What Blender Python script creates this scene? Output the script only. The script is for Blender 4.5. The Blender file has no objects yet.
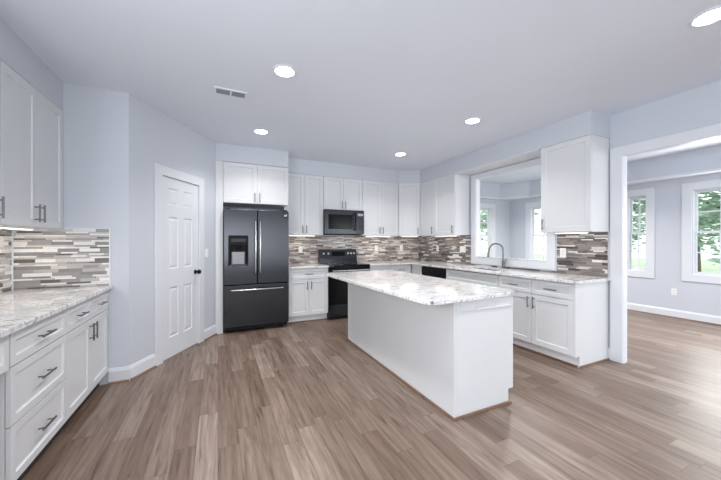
import bpy, bmesh, math, random
from mathutils import Vector, Matrix
PI = math.pi
R = math.radians
random.seed(7)
S = bpy.context.scene
C = S.collection

# ------------------------------------------------------------------ camera, world, light, exposure
F, HZ, EYE, YAW = 305.0, 241.2, 1.325, 25.05
cam = bpy.data.cameras.new('camera'); co = bpy.data.objects.new('camera', cam); C.objects.link(co)
cam.sensor_width = 36; cam.sensor_fit = 'HORIZONTAL'; cam.lens = 36 * F / 721
cam.shift_y = (HZ - 240) / 721; cam.clip_start = .05; cam.clip_end = 200
co.location = (0, 0, EYE); co.rotation_euler = (PI / 2, 0, -R(YAW))
S.camera = co

w = bpy.data.worlds.new('world'); S.world = w; w.use_nodes = True
bg = w.node_tree.nodes['Background']; bg.inputs[0].default_value = (.93, .97, 1, 1); bg.inputs[1].default_value = 2.2

def area(name, loc, rot, sx, sy, watt, col=(1, 1, 1), shape='RECTANGLE', spread=180):
    l = bpy.data.lights.new(name, 'AREA'); l.shape = shape; l.size = sx; l.size_y = sy
    l.energy = watt; l.color = col; l.spread = R(spread)
    o = bpy.data.objects.new(name, l); C.objects.link(o); o.location = loc; o.rotation_euler = rot
    return o
# added fill lights out of view; the last stands in the near dining window
area('kitchen_rear_fill', (.1, -4.52, 1.30), (R(118), 0, R(8)), 2.8, 1.9, 105, (.95, .975, 1))
area('kitchen_left_fill', (-1.50, .15, 1.50), (R(96), 0, R(-90)), 1.8, 1.4, 75, (.95, .975, 1))
area('dining_rear_fill', (5.6, -4.52, 1.30), (R(112), 0, 0), 2.6, 1.9, 120, (.95, .975, 1))
area('dining_side_fill', (7.12, -1.5, 1.45), (R(90), 0, R(90)), 2.2, 1.4, 30, (.95, .98, 1))
area('dining_window_daylight', (7.12, 1.57, 1.475), (R(90), 0, R(90)), 1.3, 1.3, 58, (.95, .98, 1))
# fixtureless lamps out of view: one completes the ceiling grid, the rest added fill
for lx, ly, lz, lw in ((.5, .8, 2.70, 13), (-.3, -1.0, 2.70, 12), (5.6, 1.0, 2.78, 30), (5.6, -1.4, 2.78, 24), (5.4, 4.0, 2.78, 75)):
    area('unseen_ceiling_fill', (lx, ly, lz), (0, 0, 0), .3, .3, lw, (1, .97, .93), 'DISK', 140)

S.view_settings.view_transform = 'Standard'; S.view_settings.look = 'None'
S.view_settings.exposure = -0.18; S.view_settings.gamma = 1; S.view_settings.use_curve_mapping = False

# ------------------------------------------------------------------ materials
def srgb(r, g, b):
    f = lambda c: (c / 255 / 12.92) if c / 255 <= .04045 else ((c / 255 + .055) / 1.055) ** 2.4
    return (f(r), f(g), f(b), 1)
def mat(name, col, rough=.5, metal=0, spec=.5, **kw):
    m = bpy.data.materials.new(name); m.use_nodes = True
    b = m.node_tree.nodes['Principled BSDF']
    b.inputs['Base Color'].default_value = col; b.inputs['Roughness'].default_value = rough
    b.inputs['Metallic'].default_value = metal; b.inputs['Specular IOR Level'].default_value = spec
    for k, v in kw.items(): b.inputs[k].default_value = v
    return m
def N(m, typ, **kw):
    n = m.node_tree.nodes.new(typ)
    for k, v in kw.items(): setattr(n, k, v)
    return n
def L(m, a, b): m.node_tree.links.new(a, b)
def noise_tint(m, scale, amt, bump=0, bscale=None):
    """gentle procedural variation of a plain colour, with an optional fine bump"""
    b = m.node_tree.nodes['Principled BSDF']; c = b.inputs['Base Color'].default_value[:]
    t = N(m, 'ShaderNodeTexCoord'); n = N(m, 'ShaderNodeTexNoise'); n.inputs['Scale'].default_value = scale
    n.inputs['Detail'].default_value = 3
    L(m, t.outputs['Object'], n.inputs['Vector'])
    r = N(m, 'ShaderNodeValToRGB'); r.color_ramp.elements[0].position = .3; r.color_ramp.elements[1].position = .7
    r.color_ramp.elements[0].color = tuple(x * (1 - amt) for x in c[:3]) + (1,)
    r.color_ramp.elements[1].color = tuple(min(1, x * (1 + amt)) for x in c[:3]) + (1,)
    L(m, n.outputs['Fac'], r.inputs[0]); L(m, r.outputs[0], b.inputs['Base Color'])
    if bump:
        n2 = N(m, 'ShaderNodeTexNoise'); n2.inputs['Scale'].default_value = bscale or scale * 20
        L(m, t.outputs['Object'], n2.inputs['Vector'])
        bp = N(m, 'ShaderNodeBump'); bp.inputs['Strength'].default_value = bump; bp.inputs['Distance'].default_value = .001
        L(m, n2.outputs['Fac'], bp.inputs['Height']); L(m, bp.outputs[0], b.inputs['Normal'])
    return m
M = {}
M['wall'] = noise_tint(mat('wall_paint', srgb(203, 208, 217), .55, spec=.3), 1.5, .01, .15, 120)
M['ceil'] = noise_tint(mat('ceiling_paint', srgb(226, 232, 243), .7, spec=.2), 1.5, .01, .1, 90)
M['trim'] = noise_tint(mat('trim_paint', srgb(222, 225, 231), .35), 2, .01)
M['cab'] = noise_tint(mat('cabinet_paint', srgb(217, 219, 222), .32), 2, .01)
M['toeshade'] = noise_tint(mat('shaded_toe_board', srgb(70, 60, 54), .6), 20, .1)  # dark tone stands in for toe-space shade under the left cabinets
M['toe'] = noise_tint(mat('toe_kick_board', srgb(225, 225, 228), .5), 2, .02)
M['plate'] = mat('white_plastic', srgb(240, 240, 240), .3)
M['nickel'] = mat('brushed_nickel', srgb(124, 122, 121), .34, 1)
M['steel'] = mat('satin_steel', srgb(205, 206, 208), .22, 1)
M['bstl'] = mat('black_stainless', srgb(71, 73, 77), .26, 1, Anisotropic=.8)
M['bstl2'] = mat('dark_stainless', srgb(66, 68, 72), .3, 1)
M['body'] = mat('appliance_side', srgb(52, 54, 58), .45, .3)
M['blk'] = mat('black_gloss', srgb(12, 12, 14), .15, spec=.15)
M['blkm'] = mat('black_matte', srgb(20, 20, 22), .5, spec=.2)
M['shoe'] = noise_tint(mat('shoe_wood', srgb(124, 98, 80), .45), 25, .15)
M['bronze'] = mat('dark_bronze', srgb(45, 40, 38), .3, .9)
M['bark'] = noise_tint(mat('bark', srgb(110, 98, 86), .9), 8, .25)
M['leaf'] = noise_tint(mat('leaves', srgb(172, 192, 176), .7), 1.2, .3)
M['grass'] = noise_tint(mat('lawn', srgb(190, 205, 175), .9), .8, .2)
M['grey'] = mat('grey_plastic', srgb(150, 152, 156), .4)
M['slot'] = mat('outlet_slots', srgb(90, 90, 92), .5)

def emis(name, col, st):
    m = bpy.data.materials.new(name); m.use_nodes = True
    b = m.node_tree.nodes['Principled BSDF']; b.inputs['Base Color'].default_value = col
    b.inputs['Emission Color'].default_value = col; b.inputs['Emission Strength'].default_value = st
    return m
M['lamp'] = emis('lamp_glow', (1, .98, .96, 1), 30)
M['strip'] = emis('strip_glow', (1, .95, .87, 1), 5)
M['display'] = emis('display_glow', (.30, .34, .38, 1), .05)

def glass():
    m = bpy.data.materials.new('window_glass'); m.use_nodes = True; nt = m.node_tree; nt.nodes.clear()
    o = N(m, 'ShaderNodeOutputMaterial'); a = N(m, 'ShaderNodeBsdfTransparent'); a.inputs[0].default_value = (.96, .985, .97, 1)
    g = N(m, 'ShaderNodeBsdfGlossy'); g.inputs['Roughness'].default_value = .02
    f = N(m, 'ShaderNodeFresnel'); f.inputs[0].default_value = 1.45; x = N(m, 'ShaderNodeMixShader'); ge = N(m, 'ShaderNodeNewGeometry')
    L(m, math_(m, 'MULTIPLY', f.outputs[0], math_(m, 'SUBTRACT', 1, ge.outputs['Backfacing'])), x.inputs[0]); L(m, a.outputs[0], x.inputs[1]); L(m, g.outputs[0], x.inputs[2]); L(m, x.outputs[0], o.inputs[0])
    return m

def math_(m, op, a, b=None, c=None):
    n = N(m, 'ShaderNodeMath', operation=op)
    for i, v in enumerate((a, b, c)):
        if v is None: continue
        if isinstance(v, (int, float)): n.inputs[i].default_value = v
        else: L(m, v, n.inputs[i])
    return n.outputs[0]
M['glass'] = glass()
def hash1(m, sock, seed=0):
    n = N(m, 'ShaderNodeTexWhiteNoise', noise_dimensions='1D')
    L(m, math_(m, 'ADD', sock, seed * 17.37 + .123), n.inputs['W']); return n.outputs['Value']
def hash2(m, a, b, seed=0):
    v = N(m, 'ShaderNodeCombineXYZ'); L(m, a, v.inputs[0]); L(m, b, v.inputs[1]); v.inputs[2].default_value = seed * 3.7
    n = N(m, 'ShaderNodeTexWhiteNoise', noise_dimensions='3D'); L(m, v.outputs[0], n.inputs['Vector']); return n.outputs['Value']
def ramp(m, fac, stops, const=False):
    r = N(m, 'ShaderNodeValToRGB'); cr = r.color_ramp
    if const: cr.interpolation = 'CONSTANT'
    while len(cr.elements) > 1: cr.elements.remove(cr.elements[-1])
    cr.elements[0].position, cr.elements[0].color = stops[0]
    for p, c in stops[1:]:
        e = cr.elements.new(p); e.color = c
    L(m, fac, r.inputs[0]); return r.outputs[0]
def mix(m, fac, a, b, typ='MIX'):
    n = N(m, 'ShaderNodeMix', data_type='RGBA', blend_type=typ)
    if isinstance(fac, (int, float)): n.inputs[0].default_value = fac
    else: L(m, fac, n.inputs[0])
    for s, v in ((6, a), (7, b)):
        if isinstance(v, tuple): n.inputs[s].default_value = v
        else: L(m, v, n.inputs[s])
    return n.outputs[2]

def floor_mat():
    m = mat('vinyl_oak_planks', (1, 1, 1, 1), .33, spec=.45); b = m.node_tree.nodes['Principled BSDF']
    g = N(m, 'ShaderNodeNewGeometry'); s = N(m, 'ShaderNodeSeparateXYZ'); L(m, g.outputs['Position'], s.inputs[0])
    W_, LN = .127, 1.05
    u = math_(m, 'DIVIDE', s.outputs[0], W_); row = math_(m, 'FLOOR', u); fu = math_(m, 'FRACT', u)
    off = math_(m, 'MULTIPLY', hash1(m, row, 1), 5.0)
    v = math_(m, 'ADD', math_(m, 'DIVIDE', s.outputs[1], LN), off); pl = math_(m, 'FLOOR', v); fv = math_(m, 'FRACT', v)
    h = hash2(m, row, pl, 2); h2 = hash2(m, row, pl, 5)
    # grain stretched along the plank, shifted per plank
    cv = N(m, 'ShaderNodeCombineXYZ')
    L(m, math_(m, 'MULTIPLY', s.outputs[0], 34), cv.inputs[0])
    L(m, math_(m, 'ADD', math_(m, 'MULTIPLY', s.outputs[1], 2.2), math_(m, 'MULTIPLY', h, 40)), cv.inputs[1])
    L(m, math_(m, 'MULTIPLY', h2, 30), cv.inputs[2])
    n1 = N(m, 'ShaderNodeTexNoise'); n1.inputs['Scale'].default_value = 1; n1.inputs['Detail'].default_value = 5
    n1.inputs['Roughness'].default_value = .6; n1.inputs['Distortion'].default_value = .6
    L(m, cv.outputs[0], n1.inputs['Vector'])
    base = ramp(m, h, [(0, srgb(128, 109, 96)), (.35, srgb(138, 120, 107)), (.7, srgb(146, 129, 116)), (1, srgb(164, 149, 137))])
    gr = ramp(m, n1.outputs['Fac'], [(.28, srgb(128, 116, 108)), (.42, srgb(196, 190, 186)), (.55, srgb(222, 218, 216)), (.75, srgb(255, 255, 255))])
    col = mix(m, .9, base, gr, 'MULTIPLY')
    e1 = math_(m, 'MINIMUM', fu, math_(m, 'SUBTRACT', 1, fu)); e1 = math_(m, 'MULTIPLY', e1, W_)
    e2 = math_(m, 'MINIMUM', fv, math_(m, 'SUBTRACT', 1, fv)); e2 = math_(m, 'MULTIPLY', e2, LN)
    e = math_(m, 'MINIMUM', e1, e2); line = math_(m, 'LESS_THAN', e, .0016)
    col = mix(m, math_(m, 'MULTIPLY', line, .6), col, srgb(62, 50, 44))
    L(m, col, b.inputs['Base Color'])
    L(m, math_(m, 'ADD', .33, math_(m, 'MULTIPLY', n1.outputs['Fac'], .16)), b.inputs['Roughness'])
    bp = N(m, 'ShaderNodeBump'); bp.inputs['Strength'].default_value = .25; bp.inputs['Distance'].default_value = .002
    hh = math_(m, 'SUBTRACT', math_(m, 'MULTIPLY', n1.outputs['Fac'], .4), line)
    L(m, hh, bp.inputs['Height']); L(m, bp.outputs[0], b.inputs['Normal'])
    return m
M['floor'] = floor_mat()

def tile_mat(name, pal, axis):
    """linear glass and stone mosaic; axis = world axis running along the wall"""
    m = mat(name, (1, 1, 1, 1), .2, spec=.5); b = m.node_tree.nodes['Principled BSDF']
    g = N(m, 'ShaderNodeNewGeometry'); s = N(m, 'ShaderNodeSeparateXYZ'); L(m, g.outputs['Position'], s.inputs[0])
    a = s.outputs[axis]; HR = .0300
    z = math_(m, 'DIVIDE', s.outputs[2], HR); row = math_(m, 'FLOOR', z); fz = math_(m, 'FRACT', z)
    wd = math_(m, 'ADD', .11, math_(m, 'MULTIPLY', hash1(m, row, 1), .08))
    # each course breaks into cells; half of the courses split into two thin ones
    split = math_(m, 'GREATER_THAN', hash1(m, row, 3), .42)
    z2 = math_(m, 'MULTIPLY', fz, 2); half = math_(m, 'FLOOR', z2); fz2 = math_(m, 'FRACT', z2)
    sub = math_(m, 'MULTIPLY', split, half)
    row2 = math_(m, 'ADD', row, math_(m, 'MULTIPLY', sub, .5))
    u = math_(m, 'ADD', math_(m, 'DIVIDE', a, wd), math_(m, 'MULTIPLY', hash1(m, row2, 4), 9)); cel = math_(m, 'FLOOR', u); fu = math_(m, 'FRACT', u)
    h = hash2(m, row2, cel, 6); h2 = hash2(m, row2, cel, 8)
    col = ramp(m, h, pal, True)
    n = N(m, 'ShaderNodeTexNoise'); n.inputs['Scale'].default_value = 28; n.inputs['Detail'].default_value = 4; L(m, g.outputs['Position'], n.inputs['Vector'])
    col = mix(m, .35, col, ramp(m, n.outputs['Fac'], [(.3, (.72, .72, .72, 1)), (.7, (1, 1, 1, 1))]), 'MULTIPLY')
    eu = math_(m, 'MULTIPLY', math_(m, 'MINIMUM', fu, math_(m, 'SUBTRACT', 1, fu)), wd)
    fzz = math_(m, 'ADD', math_(m, 'MULTIPLY', split, fz2), math_(m, 'MULTIPLY', math_(m, 'SUBTRACT', 1, split), fz))
    hz = math_(m, 'SUBTRACT', HR, math_(m, 'MULTIPLY', split, HR / 2))
    ez = math_(m, 'MULTIPLY', math_(m, 'MINIMUM', fzz, math_(m, 'SUBTRACT', 1, fzz)), hz)
    ln = math_(m, 'LESS_THAN', math_(m, 'MINIMUM', eu, ez), .0009)
    col = mix(m, math_(m, 'MULTIPLY', ln, .7), col, srgb(165, 160, 156))
    L(m, col, b.inputs['Base Color'])
    L(m, math_(m, 'ADD', .08, math_(m, 'MULTIPLY', h2, .35)), b.inputs['Roughness'])
    bp = N(m, 'ShaderNodeBump'); bp.inputs['Strength'].default_value = .5; bp.inputs['Distance'].default_value = .002
    L(m, math_(m, 'SUBTRACT', math_(m, 'MULTIPLY', h2, .6), ln), bp.inputs['Height']); L(m, bp.outputs[0], b.inputs['Normal'])
    return m
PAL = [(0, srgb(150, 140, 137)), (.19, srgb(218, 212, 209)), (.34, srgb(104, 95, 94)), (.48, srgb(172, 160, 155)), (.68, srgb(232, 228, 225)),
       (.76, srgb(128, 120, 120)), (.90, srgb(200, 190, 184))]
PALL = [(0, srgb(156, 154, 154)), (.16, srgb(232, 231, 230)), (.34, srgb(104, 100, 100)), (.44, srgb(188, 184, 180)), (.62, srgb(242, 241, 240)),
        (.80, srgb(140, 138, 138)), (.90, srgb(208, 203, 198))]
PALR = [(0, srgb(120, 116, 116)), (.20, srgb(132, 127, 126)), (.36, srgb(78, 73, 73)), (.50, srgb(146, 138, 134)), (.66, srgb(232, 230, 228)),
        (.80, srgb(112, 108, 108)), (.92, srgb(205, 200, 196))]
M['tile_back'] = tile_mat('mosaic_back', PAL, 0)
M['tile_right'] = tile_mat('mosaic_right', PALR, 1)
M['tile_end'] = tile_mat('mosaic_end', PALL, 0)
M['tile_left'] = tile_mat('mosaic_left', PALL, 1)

def granite():
    m = mat('white_granite', (1, 1, 1, 1), .09, spec=.55); b = m.node_tree.nodes['Principled BSDF']
    g = N(m, 'ShaderNodeNewGeometry')
    mp = N(m, 'ShaderNodeMapping'); mp.inputs['Rotation'].default_value = (0, 0, R(35)); mp.inputs['Scale'].default_value = (1, 2.6, 1)
    L(m, g.outputs['Position'], mp.inputs[0])
    n1 = N(m, 'ShaderNodeTexNoise'); n1.inputs['Scale'].default_value = 3.2; n1.inputs['Detail'].default_value = 7; n1.inputs['Roughness'].default_value = .62
    n1.inputs['Distortion'].default_value = 1.6; L(m, mp.outputs[0], n1.inputs['Vector'])
    n2 = N(m, 'ShaderNodeTexNoise'); n2.inputs['Scale'].default_value = 60; n2.inputs['Detail'].default_value = 4; L(m, g.outputs['Position'], n2.inputs['Vector'])
    n3 = N(m, 'ShaderNodeTexNoise'); n3.inputs['Scale'].default_value = 7; n3.inputs['Detail'].default_value = 3; L(m, mp.outputs[0], n3.inputs['Vector'])
    base = ramp(m, n1.outputs['Fac'], [(.30, srgb(160, 160, 163)), (.40, srgb(206, 206, 208)), (.48, srgb(236, 236, 237)), (.58, srgb(226, 223, 221)), (.66, srgb(178, 176, 177)), (.74, srgb(232, 232, 233))])
    sp = ramp(m, n2.outputs['Fac'], [(.36, (0, 0, 0, 1)), (.43, (1, 1, 1, 1))])
    col = mix(m, math_(m, 'MULTIPLY', math_(m, 'SUBTRACT', 1, sp), ramp(m, n3.outputs['Fac'], [(.4, (.15, .15, .15, 1)), (.62, (.8, .8, .8, 1))])), base, srgb(84, 80, 82))
    L(m, col, b.inputs['Base Color'])
    return m
M['granite'] = granite()

def brush(m, axis_scale):
    b = m.node_tree.nodes['Principled BSDF']; t = N(m, 'ShaderNodeTexCoord'); mp = N(m, 'ShaderNodeMapping'); mp.inputs['Scale'].default_value = axis_scale
    n = N(m, 'ShaderNodeTexNoise'); n.inputs['Scale'].default_value = 1; n.inputs['Detail'].default_value = 3
    L(m, t.outputs['Object'], mp.inputs[0]); L(m, mp.outputs[0], n.inputs['Vector'])
    L(m, math_(m, 'ADD', .22, math_(m, 'MULTIPLY', n.outputs['Fac'], .06)), b.inputs['Roughness'])
    return m
for k_ in ('bstl', 'bstl2'):
    tg = N(M[k_], 'ShaderNodeTangent', direction_type='RADIAL', axis='Z'); L(M[k_], tg.outputs[0], M[k_].node_tree.nodes['Principled BSDF'].inputs['Tangent'])
    brush(M[k_], (2, 2, 60))

# ------------------------------------------------------------------ mesh helpers
class MB:
    def __init__(s): s.bm = bmesh.new()
    def face(s, pts):
        vs = [s.bm.verts.new(p) for p in pts]; return s.bm.faces.new(vs)
    def box(s, x0, x1, y0, y1, z0, z1):
        if x0 > x1: x0, x1 = x1, x0
        if y0 > y1: y0, y1 = y1, y0
        if z0 > z1: z0, z1 = z1, z0
        v = [s.bm.verts.new(p) for p in ((x0, y0, z0), (x1, y0, z0), (x1, y1, z0), (x0, y1, z0), (x0, y0, z1), (x1, y0, z1), (x1, y1, z1), (x0, y1, z1))]
        for f in ((3, 2, 1, 0), (4, 5, 6, 7), (0, 1, 5, 4), (1, 2, 6, 5), (2, 3, 7, 6), (3, 0, 4, 7)): s.bm.faces.new([v[i] for i in f])
        return s
    def prism(s, poly, z0, z1):
        a = [s.bm.verts.new((x, y, z0)) for x, y in poly]; b = [s.bm.verts.new((x, y, z1)) for x, y in poly]
        s.bm.faces.new(a[::-1]); s.bm.faces.new(b); n = len(poly)
        for i in range(n): s.bm.faces.new((a[i], a[(i + 1) % n], b[(i + 1) % n], b[i]))
        return s
    def cells(s, us, vs, filled, t0, t1, plane='xy'):
        """slab made of grid cells, walls only at the outline; plane says which axes us, vs run along"""
        cache = {}
        def P(i, j, k):
            key = (i, j, k)
            if key not in cache:
                u, v, t = us[i], vs[j], (t0, t1)[k]
                cache[key] = s.bm.verts.new({'xy': (u, v, t), 'xz': (u, t, v), 'yz': (t, u, v)}[plane])
            return cache[key]
        nu, nv = len(us) - 1, len(vs) - 1
        F_ = lambda i, j: 0 <= i < nu and 0 <= j < nv and filled((us[i] + us[i + 1]) / 2, (vs[j] + vs[j + 1]) / 2)
        for i in range(nu):
            for j in range(nv):
                if not F_(i, j): continue
                s.bm.faces.new((P(i, j, 1), P(i + 1, j, 1), P(i + 1, j + 1, 1), P(i, j + 1, 1)))
                s.bm.faces.new((P(i, j, 0), P(i, j + 1, 0), P(i + 1, j + 1, 0), P(i + 1, j, 0)))
                if not F_(i, j - 1): s.bm.faces.new((P(i, j, 0), P(i + 1, j, 0), P(i + 1, j, 1), P(i, j, 1)))
                if not F_(i, j + 1): s.bm.faces.new((P(i + 1, j + 1, 0), P(i, j + 1, 0), P(i, j + 1, 1), P(i + 1, j + 1, 1)))
                if not F_(i - 1, j): s.bm.faces.new((P(i, j + 1, 0), P(i, j, 0), P(i, j, 1), P(i, j + 1, 1)))
                if not F_(i + 1, j): s.bm.faces.new((P(i + 1, j, 0), P(i + 1, j + 1, 0), P(i + 1, j + 1, 1), P(i + 1, j, 1)))
        bmesh.ops.dissolve_limit(s.bm, angle_limit=.01, verts=s.bm.verts, edges=s.bm.edges)
        return s
    def panel(s, x0, x1, z0, z1, y0, t, rec, st, bev=.006):
        """framed panel in the xz plane, front at y0 (facing -y), back at y0+t, centre sunk by rec"""
        def ring(a, b, c, d, y): return [s.bm.verts.new(p) for p in ((a, y, c), (b, y, c), (b, y, d), (a, y, d))]
        o = ring(x0, x1, z0, z1, y0); i1 = ring(x0 + st, x1 - st, z0 + st, z1 - st, y0)
        i2 = ring(x0 + st + bev, x1 - st - bev, z0 + st + bev, z1 - st - bev, y0 + rec); bk = ring(x0, x1, z0, z1, y0 + t)
        for a, b in ((o, i1), (i1, i2), (bk, o)):
            for k in range(4): s.bm.faces.new((a[k], a[(k + 1) % 4], b[(k + 1) % 4], b[k]))
        s.bm.faces.new(i2); s.bm.faces.new(bk[::-1]); return s
    def cyl(s, p0, p1, r, r1=None, n=16):
        p0, p1 = Vector(p0), Vector(p1); d = p1 - p0; q = d.to_track_quat('Z', 'Y').to_matrix().to_4x4()
        bmesh.ops.create_cone(s.bm, cap_ends=True, segments=n, radius1=r, radius2=r if r1 is None else r1, depth=d.length,
                              matrix=Matrix.Translation((p0 + p1) / 2) @ q)
        return s
    def tube(s, pts, r, n=12, closed_ends=True):
        rings = []; pts = [Vector(p) for p in pts]; up = None
        for i, p in enumerate(pts):
            d = (pts[min(i + 1, len(pts) - 1)] - pts[max(i - 1, 0)]).normalized()
            if up is None: up = d.orthogonal().normalized()
            up = (up - d * up.dot(d)).normalized(); sd = d.cross(up); rr = r(i / (len(pts) - 1)) if callable(r) else r
            rings.append([s.bm.verts.new(p + (up * math.cos(2 * PI * k / n) + sd * math.sin(2 * PI * k / n)) * rr) for k in range(n)])
        for a, b in zip(rings, rings[1:]):
            for k in range(n): s.bm.faces.new((a[k], a[(k + 1) % n], b[(k + 1) % n], b[k]))
        s.bm.faces.new(rings[0][::-1]); s.bm.faces.new(rings[-1]); return s
    def lathe(s, prof, c=(0, 0, 0), n=32):
        rings = []
        for r, z in prof: rings.append([s.bm.verts.new((c[0] + r * math.cos(2 * PI * k / n), c[1] + r * math.sin(2 * PI * k / n), c[2] + z)) for k in range(n)])
        for a, b in zip(rings, rings[1:]):
            for k in range(n): s.bm.faces.new((a[k], a[(k + 1) % n], b[(k + 1) % n], b[k]))
        return s
    def build(s, name, m, parent=None, bevel=0, smooth=False, fix=True):
        if fix: bmesh.ops.recalc_face_normals(s.bm, faces=s.bm.faces)
        me = bpy.data.meshes.new(name); s.bm.to_mesh(me); s.bm.free()
        me.materials.append(M[m] if isinstance(m, str) else m)
        o = bpy.data.objects.new(name, me); C.objects.link(o)
        if smooth:
            for p in me.polygons: p.use_smooth = True
            try: me.set_sharp_from_angle(angle=R(40))
            except Exception: pass
        if bevel:
            b = o.modifiers.new('bevel', 'BEVEL'); b.width = bevel; b.segments = 2; b.limit_method = 'ANGLE'; b.angle_limit = R(40)
        if parent is not None: o.parent = parent
        return o
def tag(o, label, cat, group=None):
    o['label'] = label; o['category'] = cat
    if group: o['group'] = group
    return o
def thing(name, label, cat, loc=(0, 0, 0), rz=0, group=None):
    o = bpy.data.objects.new(name, None); C.objects.link(o); o.empty_display_size = .1
    o.location = loc; o.rotation_euler = (0, 0, rz); return tag(o, label, cat, group)
def struct(o): o['kind'] = 'structure'; return o
def sempty(name, loc=(0, 0, 0), rz=0):
    o = bpy.data.objects.new(name, None); C.objects.link(o); o.location = loc; o.rotation_euler = (0, 0, rz); return struct(o)

# ------------------------------------------------------------------ the room
XL, XR, YB, YE = -1.57, 3.98, 5.50, 3.56        # left wall, right wall, back wall, end wall of the left run
CEI, ZT, ZB = 2.73, 2.475, 1.43                 # ceiling, top and bottom of wall cabinets
RT = 4.04                                       # dining side of the right wall
XF, YF, YR = 7.17, 5.78, -4.6                   # dining far wall, dining back wall, rear wall
KX, KY = -.767, 3.56                            # where the angled pantry wall starts
UX, UY = .506, .8626; AL = 1.446                # its direction and length
EX, EY = KX + UX * AL, KY + UY * AL

struct(MB().box(XL - .15, XF + .15, YR - .15, YF + .15, -.05, 0).build('floor', 'floor'))
struct(MB().box(XL - .15, RT, YR - .15, YF + .15, CEI, CEI + .1).build('ceiling', 'ceil'))
struct(MB().cells([YR, -.75, 1.05, YE + .12], [0, .8, 2.2, CEI], lambda u, v: not (-.75 < u < 1.05 and .8 < v < 2.2), XL - .12, XL, 'yz').build('wall_left', 'wall'))  # opening added out of view to seat the left fill light
struct(MB().box(XL, KX, YE, YE + .12, 0, CEI).build('wall_end', 'wall'))
struct(MB().box(EX - .12, EX, EY, YB, 0, CEI).build('wall_fridge_side', 'wall'))
struct(MB().box(EX - .12, RT, YB, YB + .12, 0, CEI).build('wall_back', 'wall'))
# rear wall of both rooms with three wide openings added to admit light
ro = [(-1.2, 1.1), (1.4, 3.6), (4.5, 6.8)]
us = sorted({XL, XF} | {v for a in ro for v in a})
struct(MB().cells(us, [0, .3, 2.4, CEI + .1], lambda u, v: not (.3 < v < 2.4 and any(a < u < b for a, b in ro)), YR - .12, YR, 'xz').build('wall_rear', 'wall'))
# right wall with pass-through and doorway
PY0, PY1, PZ0, PZ1 = 2.62, 3.87, 1.045, 2.385
DY0, DY1, DZ = -.9, 1.80, 2.26
def rw(u, v):
    if PY0 < u < PY1 and PZ0 < v < PZ1: return False
    if DY0 < u < DY1 and v < DZ: return False
    return True
struct(MB().cells([YR, DY0, DY1, PY0, PY1, YB], [0, PZ0, DZ, PZ1, CEI + .1], rw, XR, RT, 'yz').build('wall_right', 'wall'))
# far dining wall and dining back wall with windows
WZ0, WZ1 = .76, 2.19
W_FAR = [(-2.6, -.4), (.86, 2.28), (2.86, 3.16), (4.30, 5.19)]  # the first opening, unseen, is added for the dining side fill
us = sorted({YR, YF} | {v for a in W_FAR for v in a})
struct(MB().cells(us, [0, WZ0, WZ1, 2.9], lambda u, v: not (WZ0 < v < WZ1 and any(a < u < b for a, b in W_FAR)), XF, XF + .14, 'yz').build('wall_far', 'wall'))
W_DB = [(5.58, 6.50)]
struct(MB().cells([RT, 5.58, 6.50, XF + .14], [0, WZ0, WZ1, 2.9], lambda u, v: not (WZ0 < v < WZ1 and 5.58 < u < 6.5), YF, YF + .14, 'xz').build('wall_dining_back', 'wall'))
struct(MB().box(RT - .12, RT, YB + .12, YF, 0, CEI).build('wall_dining_corner', 'wall'))
# tray ceiling of the dining room: raised field, lowered border with cut corners
DC = 2.80; TB = 2.44
struct(MB().box(RT, XF + .14, YR - .12, YF + .14, DC, DC + .1).build('ceiling_dining', 'ceil'))
TI = 6.96; TY = 5.60
bd = MB()
bd.prism([(TI, YR), (XF, YR), (XF, YF), (6.60, YF), (6.60, TY), (TI, 5.05)], TB, DC)
bd.prism([(RT, TY), (6.60, TY), (6.60, YF), (RT, YF)], TB, DC)
struct(bd.build('ceiling_tray_border', 'wall'))
tr = MB(); tr.prism([(TI - .03, YR), (XF, YR), (XF, YF), (6.59, YF), (6.59, TY - .03), (TI - .03, 5.04)], TB - .035, TB)
tr.prism([(RT, TY - .03), (6.59, TY - .03), (6.59, YF), (RT, YF)], TB - .035, TB)
struct(tr.build('trim_1', 'trim'))

# angled pantry wall with a door opening; local x runs along the wall, local -y faces the kitchen
AW = sempty('wall_angled', (KX, KY, 0), math.atan2(UY, UX))
D0, D1, DH = .418, 1.058, 2.045
aw = MB().cells([0, D0 - .015, D1 + .015, AL + .02], [0, DH + .015, CEI], lambda u, v: not (D0 - .015 < u < D1 + .015 and v < DH + .015), 0, .12, 'xz')
struct(aw.build('wall_surface', 'wall', AW))
def casing_mesh(a0, a1, z0, z1, wd, t, full=True):
    """flat casing with a thin raised outer bead around an opening in the xz plane, front towards -y"""
    m = MB(); us_ = [a0 - wd, a0, a1, a1 + wd]; zs = [z0 - wd, z0, z1, z1 + wd] if full else [z0, z1, z1 + wd]
    m.cells(us_, zs, lambda u, v: not (a0 < u < a1 and z0 < v < z1) if full else not (a0 < u < a1 and v < z1), -t, 0, 'xz')
    return m
tm = sempty('trim_2', (KX, KY, 0), math.atan2(UY, UX))
c_ = casing_mesh(D0, D1, 0, DH, .105, .018, False)
struct(c_.build('door_casing', 'trim', tm, .004))
j_ = MB().box(D0 - .015, D0 - .002, 0, .12, 0, DH).box(D1 + .002, D1 + .015, 0, .12, 0, DH).box(D0 - .015, D1 + .015, 0, .12, DH + .002, DH + .015)
struct(j_.build('door_jamb', 'trim', tm))
dr = sempty('door_1', (KX, KY, 0), math.atan2(UY, UX))
dm = MB()
sx = [D0, D0 + .115, D0 + .275, D1 - .275, D1 - .115, D1]
rows_ = [(.235, .80), (1.01, 1.60), (1.73, 1.925)]
zz = sorted({.012, DH - .004} | {v for r_ in rows_ for v in r_})
ispan = lambda u, v: any(a < v < b for a, b in rows_) and (sx[1] < u < sx[2] or sx[3] < u < sx[4])
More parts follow.
